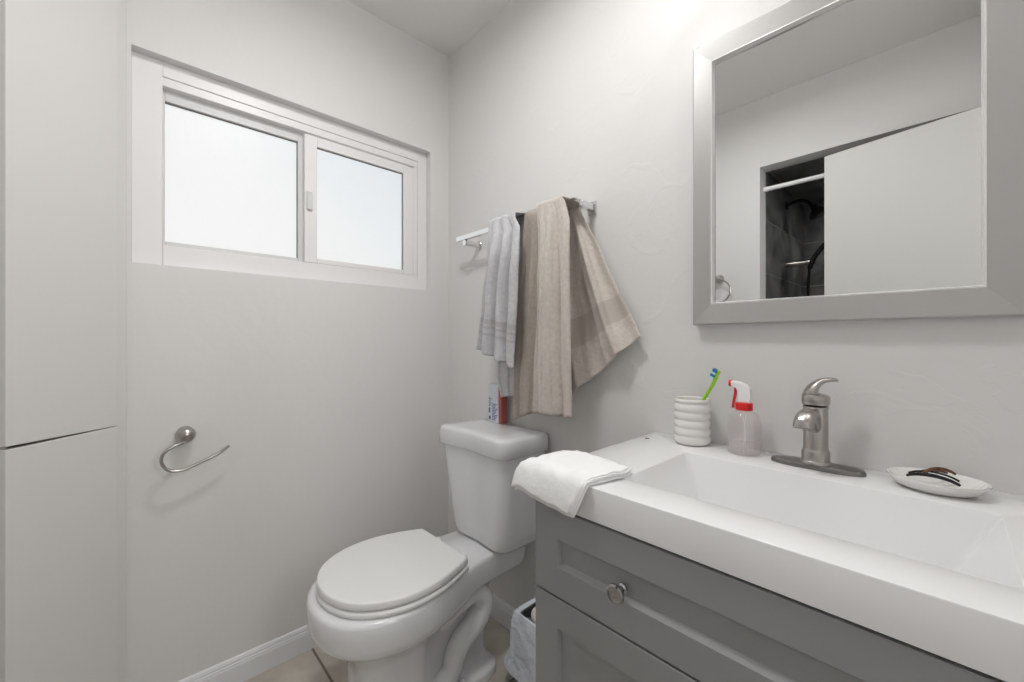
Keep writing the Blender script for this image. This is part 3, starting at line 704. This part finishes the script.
# ================================================================== TOWELS
def drape(name, mt, label, front, back, folds, seed, band=None, mb=None, thick=0.005, yf=-0.096, yb=-0.050, swing=0.0, bandb=None, bulge=0.012, ymax=-0.012):
    """front/back: tables (t, xL, zL, xR, zR) from the bar (t=0) to the hem (t=1)."""
    b = BM(); NS, NT = 64, 60; rows = []
    def fold(s, t, sg):
        a = sum(A*(2*abs(math.cos(PI*f*s + ph + 0.45*math.sin(2.2*t+ph)))**0.75 - 1) for f, A, ph in folds)
        return -a*(0.10 + 0.90*sstep(t*3.2))*sg
    def pt(tab, s, t, y0, sg):
        xl, zl, xr, zr = pw(tab, t)
        x = lerp(xl, xr, s); z = lerp(zl, zr, s)
        x += 0.004*noise.noise(Vector((s*4+seed, t*5, 1.3)))
        y = y0 - sg*bulge*math.sin(PI*min(1, t*1.1))*0.6 + fold(s, t, sg) + 0.006*noise.noise(Vector((s*5, t*4, seed)))*sstep(t*3)
        if sg > 0: y = min(y, lerp(-0.0905, yf+0.012, sstep(t*8)))
        else: y = max(min(y, ymax), -0.064)
        return Vector((x, y, z))
    for k in range(NT, 0, -1): rows.append([pt(back, s/NS, k/NT, yb, -1) for s in range(NS+1)])
    # over the bar
    for a in range(0, 7):
        th = PI*a/6; row = []
        for s in range(NS+1):
            u = s/NS; xl, zl, xr, zr = pw(front, 0); xb, _, xc, _ = pw(back, 0)
            x = lerp(lerp(xb, xc, u), lerp(xl, xr, u), a/6)
            z = 1.5565 + 0.009*math.sin(th) + 0.003*math.sin(th)*noise.noise(Vector((u*9, seed, 0)))
            y = lerp(yb-0.001, -0.0925, a/6)
            row.append(Vector((x, y, z)))
        rows.append(row)
    for k in range(1, NT+1): rows.append([pt(front, s/NS, k/NT, yf, 1) for s in range(NS+1)])
    V_ = [[b.verts.new(p) for p in r] for r in rows]
    nr = len(rows)
    for i in range(nr-1):
        for j in range(NS):
            f = b.faces.new((V_[i][j], V_[i][j+1], V_[i+1][j+1], V_[i+1][j]))
            tf = (i-NT-7)/NT; tb_ = (NT-i)/NT
            if band and i >= NT+7 and any(c0 <= tf <= c1 for c0, c1 in band): f.material_index = 1
            if bandb and i < NT and any(c0 <= tb_ <= c1 for c0, c1 in bandb): f.material_index = 1
    o = obj(name, b, [mt, mb or mt], None, solid=thick, soff=0, ang=180)
    tag(o, label, 'towel', 'towels over the towel bar')
    return o
drape('hand_towel', M['towel_grey'], 'light grey towel at the left end of the towel bar',
      [(0, 0.464, 1.556, 0.600, 1.556), (0.06, 0.465, 1.53, 0.603, 1.53), (0.14, 0.470, 1.49, 0.632, 1.49), (0.3, 0.468, 1.42, 0.640, 1.40), (0.62, 0.438, 1.25, 0.626, 1.22), (0.85, 0.416, 1.14, 0.614, 1.10), (1, 0.406, 1.086, 0.609, 1.025)],
      [(0, 0.456, 1.556, 0.60, 1.556), (0.5, 0.43, 1.26, 0.575, 1.26), (0.9, 0.412, 0.985, 0.560, 0.960), (1, 0.44, 0.905, 0.540, 0.925)],
      [(3.0, 0.026, 0.5), (5.7, 0.004, 1.0)], 2.0, yf=-0.138, yb=-0.061, ymax=-0.058, band=[(0.70, 0.72), (0.745, 0.765), (0.79, 0.81)], mb=M['towel_band_grey'])
drape('bath_towel', M['towel_taupe'], 'taupe towel hanging between the grey towel and the beige towel',
      [(0, 0.606, 1.557, 0.694, 1.557), (0.1, 0.604, 1.48, 0.698, 1.48), (0.3, 0.598, 1.35, 0.715, 1.35), (0.7, 0.567, 1.07, 0.715, 1.08), (1, 0.546, 0.840, 0.708, 0.900)],
      [(0, 0.618, 1.557, 0.694, 1.557), (1, 0.61, 0.93, 0.69, 0.93)],
      [(1.9, 0.008, 0.35), (4.1, 0.001, 0.3)], 7.0, yf=-0.100, band=None)
drape('bath_towel', M['towel_beige'], 'beige terry towel at the right end with its back corner flared out',
      [(0, 0.695, 1.560, 0.797, 1.560), (0.06, 0.70, 1.53, 0.815, 1.53), (0.15, 0.704, 1.47, 0.836, 1.47), (0.45, 0.702, 1.26, 0.843, 1.26), (0.8, 0.686, 1.02, 0.846, 1.02), (1, 0.684, 0.884, 0.848, 0.893)],
      [(0, 0.70, 1.560, 0.797, 1.560), (0.06, 0.71, 1.52, 0.800, 1.52), (0.12, 0.72, 1.48, 0.822, 1.48), (0.55, 0.745, 1.20, 0.925, 1.268), (0.85, 0.76, 1.02, 0.988, 1.160), (1, 0.770, 0.950, 1.002, 1.130)],
      [(1.7, 0.014, 0.9), (4.3, 0.003, 0.6)], 11.0, yf=-0.138, yb=-0.046, bandb=[(0.60, 0.76)], mb=M['towel_band'], bulge=0.006)

# ================================================================== TOILET PAPER HOLDER
tp = empty('toilet_paper_holder', (0, -0.962, 0.835)); tag(tp, 'empty brushed nickel hook-shaped toilet paper holder below the window', 'toilet paper holder')
b = BM(); lathe(b, [(0.0225, 0.0005), (0.0225, 0.006), (0.021, 0.012), (0.0225, 0.020), (0.0235, 0.030), (0.0215, 0.042), (0.015, 0.050), (0.006, 0.054), (0.001, 0.0545)], (0, 0, 0), 36, 'x')
obj('rosette', b, M['nickel'], tp, ang=50)
b = BM()
W_ = [(0.040, -0.961, 0.823), (0.052, -0.975, 0.818), (0.060, -0.999, 0.811), (0.062, -1.018, 0.794), (0.062, -1.019, 0.768), (0.062, -1.002, 0.746), (0.062, -0.972, 0.742), (0.060, -0.940, 0.752), (0.058, -0.905, 0.765), (0.056, -0.885, 0.7735), (0.056, -0.874, 0.781), (0.056, -0.858, 0.793)]
pts = cr([(x, y+0.962, z-0.838) for x, y, z in W_], 6); tube(b, pts, 0.0044, 12)
obj('arm', b, M['nickel'], tp)

# ================================================================== WASTE BIN
wb = empty('waste_bin', (0.735, -0.105, 0)); tag(wb, 'small waste bin with a white plastic bag liner beside the vanity', 'waste bin')
def bring(x0, x1, y0, y1, z, r=0.03, n=12): return [Vector((p.x-0.735, p.y+0.105, z)) for p in rrect(x0, x1, y0, y1, z, r, n)]
b = BM(); loft(b, [bring(0.660, 0.820, -0.180, -0.060, 0.001), bring(0.656, 0.824, -0.183, -0.058, 0.01), bring(0.655, 0.825, -0.187, -0.056, 0.250), bring(0.659, 0.821, -0.183, -0.060, 0.250), bring(0.662, 0.818, -0.177, -0.064, 0.014)]); obj('bin_body', b, M['bin'], wb, ang=50)
b = BM(); rings = []
def crumple(ring, w, sag=0.0):
    out = []
    for p in ring:
        d = Vector((p.x, p.y, 0)).normalized()
        k = w*noise.noise(Vector((d.x*4, d.y*6, p.z*7))) + w*0.6*noise.noise(Vector((d.x*13, d.y*15, p.z*12)))
        out.append(p + d*k + Vector((0, 0, 0.006*noise.noise(Vector((d.x*5, d.y*5, 4))))))
    return out
for k, (o_, z) in enumerate([(-0.012, 0.15), (-0.008, 0.20), (-0.003, 0.245), (0.003, 0.262), (0.009, 0.255), (0.014, 0.225), (0.020, 0.18), (0.028, 0.13), (0.040, 0.105), (0.052, 0.085), (0.056, 0.074), (0.052, 0.064), (0.042, 0.060)]):
    oy = min(o_, 0.030)*0.5
    rings.append(crumple(bring(0.652-o_, 0.828+o_, -0.190-oy, -0.055+oy, z, 0.034, 20), 0.004 if k < 4 else 0.014 if k < 9 else 0.005))
loft(b, rings, False, False); obj('bag_liner', b, M['bag'], wb, solid=0.0015, ang=180)['label'] = 'crumpled white plastic bag'
b = BM(); bmesh.ops.create_icosphere(b, subdivisions=4, radius=0.052)
for v in b.verts: v.co = v.co*(1+0.22*noise.noise(v.co*26)); v.co.x *= 1.2; v.co.y *= 0.85; v.co.z = v.co.z*0.9 + 0.232
o = obj('crumpled_tissue', b, M['tissue'], None, ang=180); o.location = (0.738, -0.122, 0); tag(o, 'crumpled tissue rubbish inside the bag lined bin', 'tissue')

# ================================================================== TOWEL RING on the opposite wall (in the mirror)
rg = empty('towel_ring', (0.672, YB, 1.478)); tag(rg, 'brushed nickel towel ring on the opposite wall, seen at the mirror edge', 'towel ring')
b = BM(); lathe(b, [(0.024, 0.0005), (0.024, 0.010), (0.020, 0.025), (0.012, 0.040), (0.003, 0.044)], (0, 0, 0), 28, 'y'); obj('rosette', b, M['nickel'], rg)
b = BM(); pts = [(0.068*math.sin(2*PI*k/40), 0.034, -0.075+0.068*math.cos(2*PI*k/40)) for k in range(41)]; tube(b, pts, 0.0042, 10, cap=False); obj('ring', b, M['nickel'], rg)

# ================================================================== SHOWER FITTINGS (in the mirror)
b = BM(); lathe(b, [(0.0135, 0), (0.0135, 0.02), (0.012, 0.021), (0.012, 1.49), (0.0135, 1.491), (0.0135, 1.519)], (SX0+0.0005, -1.53, 1.960), 20, 'x')
o = obj('shower_curtain_rod', b, M['rod']); tag(o, 'white curtain rod across the dark tiled shower', 'curtain rod')
sh = empty('overhead_shower', (SX0, -1.985, 1.975)); tag(sh, 'dark bronze shower head on a curved arm in the tiled shower', 'shower')
b = BM(); lathe(b, [(0.026, 0.0005), (0.026, 0.004), (0.012, 0.009)], (0, 0, 0), 24, 'x')
tube(b, cr([(0.004, 0, 0), (0.06, 0.006, 0.012), (0.105, 0.012, 0.0), (0.135, 0.016, -0.035)], 6), 0.0095, 12)
obj('shower_arm', b, M['bronze'], sh)
b = BM(); lathe(b, [(0.012, 0), (0.018, -0.010), (0.018, -0.022), (0.038, -0.045), (0.052, -0.062), (0.053, -0.070), (0.048, -0.073), (0.002, -0.073)], (0, 0, 0), 32)
Rm = Matrix.Translation((0.140, 0.016, -0.036)) @ Matrix.Rotation(math.radians(-28), 4, 'Y')
bmesh.ops.transform(b, matrix=Rm, verts=b.verts); obj('spray_face', b, M['bronze'], sh)
hs = empty('hand_shower', (SX0, -1.985, 1.60)); tag(hs, 'black hand shower in a nickel wall bracket below the shower head', 'hand shower')
b = BM(); lathe(b, [(0.018, 0.0005), (0.018, 0.06), (0.015, 0.07), (0.015, 0.105), (0.020, 0.108), (0.020, 0.150), (0.012, 0.155)], (0, 0, 0), 24, 'x'); obj('bracket', b, M['nickel'], hs)['label'] = 'nickel wall bracket'
b = BM(); tube(b, cr([(0.125, 0.026, -0.045), (0.150, 0.030, 0.02), (0.200, 0.036, 0.085), (0.245, 0.040, 0.135)], 6), [0.013]*14+[0.016]*5, 12)
lathe(b, [(0.02, 0), (0.045, 0.012), (0.045, 0.024), (0.002, 0.026)], (0.26, 0.042, 0.145), 24, 'x'); obj('handle', b, M['black'], hs)
b = BM(); tube(b, cr([(0.125, 0.026, -0.045), (0.118, 0.026, -0.20), (0.115, 0.024, -0.6), (0.08, 0.02, -0.85), (0.03, 0.0, -0.75)], 8), 0.0075, 10); obj('hose', b, M['bronze'], hs)

# ================================================================== LIGHT FITTINGS (above the frame; shower and ceiling ones added as fill)
vl = empty('vanity_light', (1.415, 0, 2.29)); tag(vl, 'three-shade glass and nickel vanity light above the mirror', 'wall light')
b = BM(); box(b, -0.25, 0.25, -0.022, -0.0005, -0.03, 0.03); obj('back_plate', b, M['lamp_white'], vl, smooth=False, bevel=0.004)
LD = 0.15
for x in (-0.205, 0, 0.205):
    b = BM(); tube(b, cr([(x, -0.02, 0), (x, -LD+0.05, 0.014), (x, -LD+0.006, 0.012), (x, -LD, -0.006)], 5), 0.008, 10); lathe(b, [(0.018, -0.006), (0.022, -0.022), (0.020, -0.024)], (x, -LD, 0), 24); obj('arm', b, M['lamp_white'], vl)
    b = BM(); lathe(b, [(0.023, -0.022), (0.036, -0.05), (0.046, -0.10), (0.050, -0.150)], (x, -LD, 0), 40, cap=False); obj('glass_shade', b, M['clear'], vl, solid=0.002)
    b = BM(); lathe(b, [(0.0500, -0.150), (0.0525, -0.151), (0.0525, -0.163), (0.0500, -0.164), (0.0485, -0.163), (0.0485, -0.151), (0.0500, -0.150)], (x, -LD, 0), 40, cap=False); obj('shade_rim', b, M['lamp_white'], vl)
    b = BM(); bmesh.ops.create_uvsphere(b, u_segments=20, v_segments=12, radius=0.018); bmesh.ops.translate(b, vec=(x, -LD, -0.042), verts=b.verts); obj('bulb', b, M['bulb'], vl)
    l = bpy.data.lights.new('vanity_bulb', 'POINT'); l.energy = BULB_W; l.shadow_soft_size = 0.011; l.color = (1, 1, 0.99)
    o = bpy.data.objects.new('vanity_bulb', l); COL.objects.link(o); o.location = (1.415+x, -LD, 2.29-0.073)
sl = empty('shower_fill_light', (1.45, -1.95, SZ)); tag(sl, 'added small round recessed light in the tiled shower ceiling', 'ceiling light')  # added to brighten the shower tiles, no such light is seen
b = BM(); lathe(b, [(0.055, -0.0005), (0.055, -0.006), (0.045, -0.008)], n=32); obj('trim_ring', b, M['rod'], sl)
b = BM(); lathe(b, [(0.044, -0.007), (0.03, -0.009), (0.001, -0.010)], n=32); obj('lens', b, M['dome'], sl)
area('shower_fill', (1.45, -1.95, SZ-0.015), (0, 0, 0), 0.08, 0.08, 3.5, (1, 0.98, 0.95))
cl = empty('ceiling_fill_light', (0.88, -0.68, H)); tag(cl, 'added round flush ceiling light with a glowing fill diffuser', 'ceiling light')  # added to fill the room, no ceiling fitting is seen
b = BM(); lathe(b, [(0.12, -0.0005), (0.12, -0.02), (0.112, -0.024)], n=40); obj('base', b, M['lamp_white'], cl)
b = BM(); lathe(b, [(0.110, -0.024), (0.104, -0.045), (0.08, -0.060), (0.04, -0.068), (0.001, -0.070)], n=40); obj('diffuser', b, M['dome'], cl)
area('ceiling_fill', (0.88, -0.68, H-0.08), (0, 0, 0), 0.20, 0.20, CEIL_W, (1, 1, 0.99))
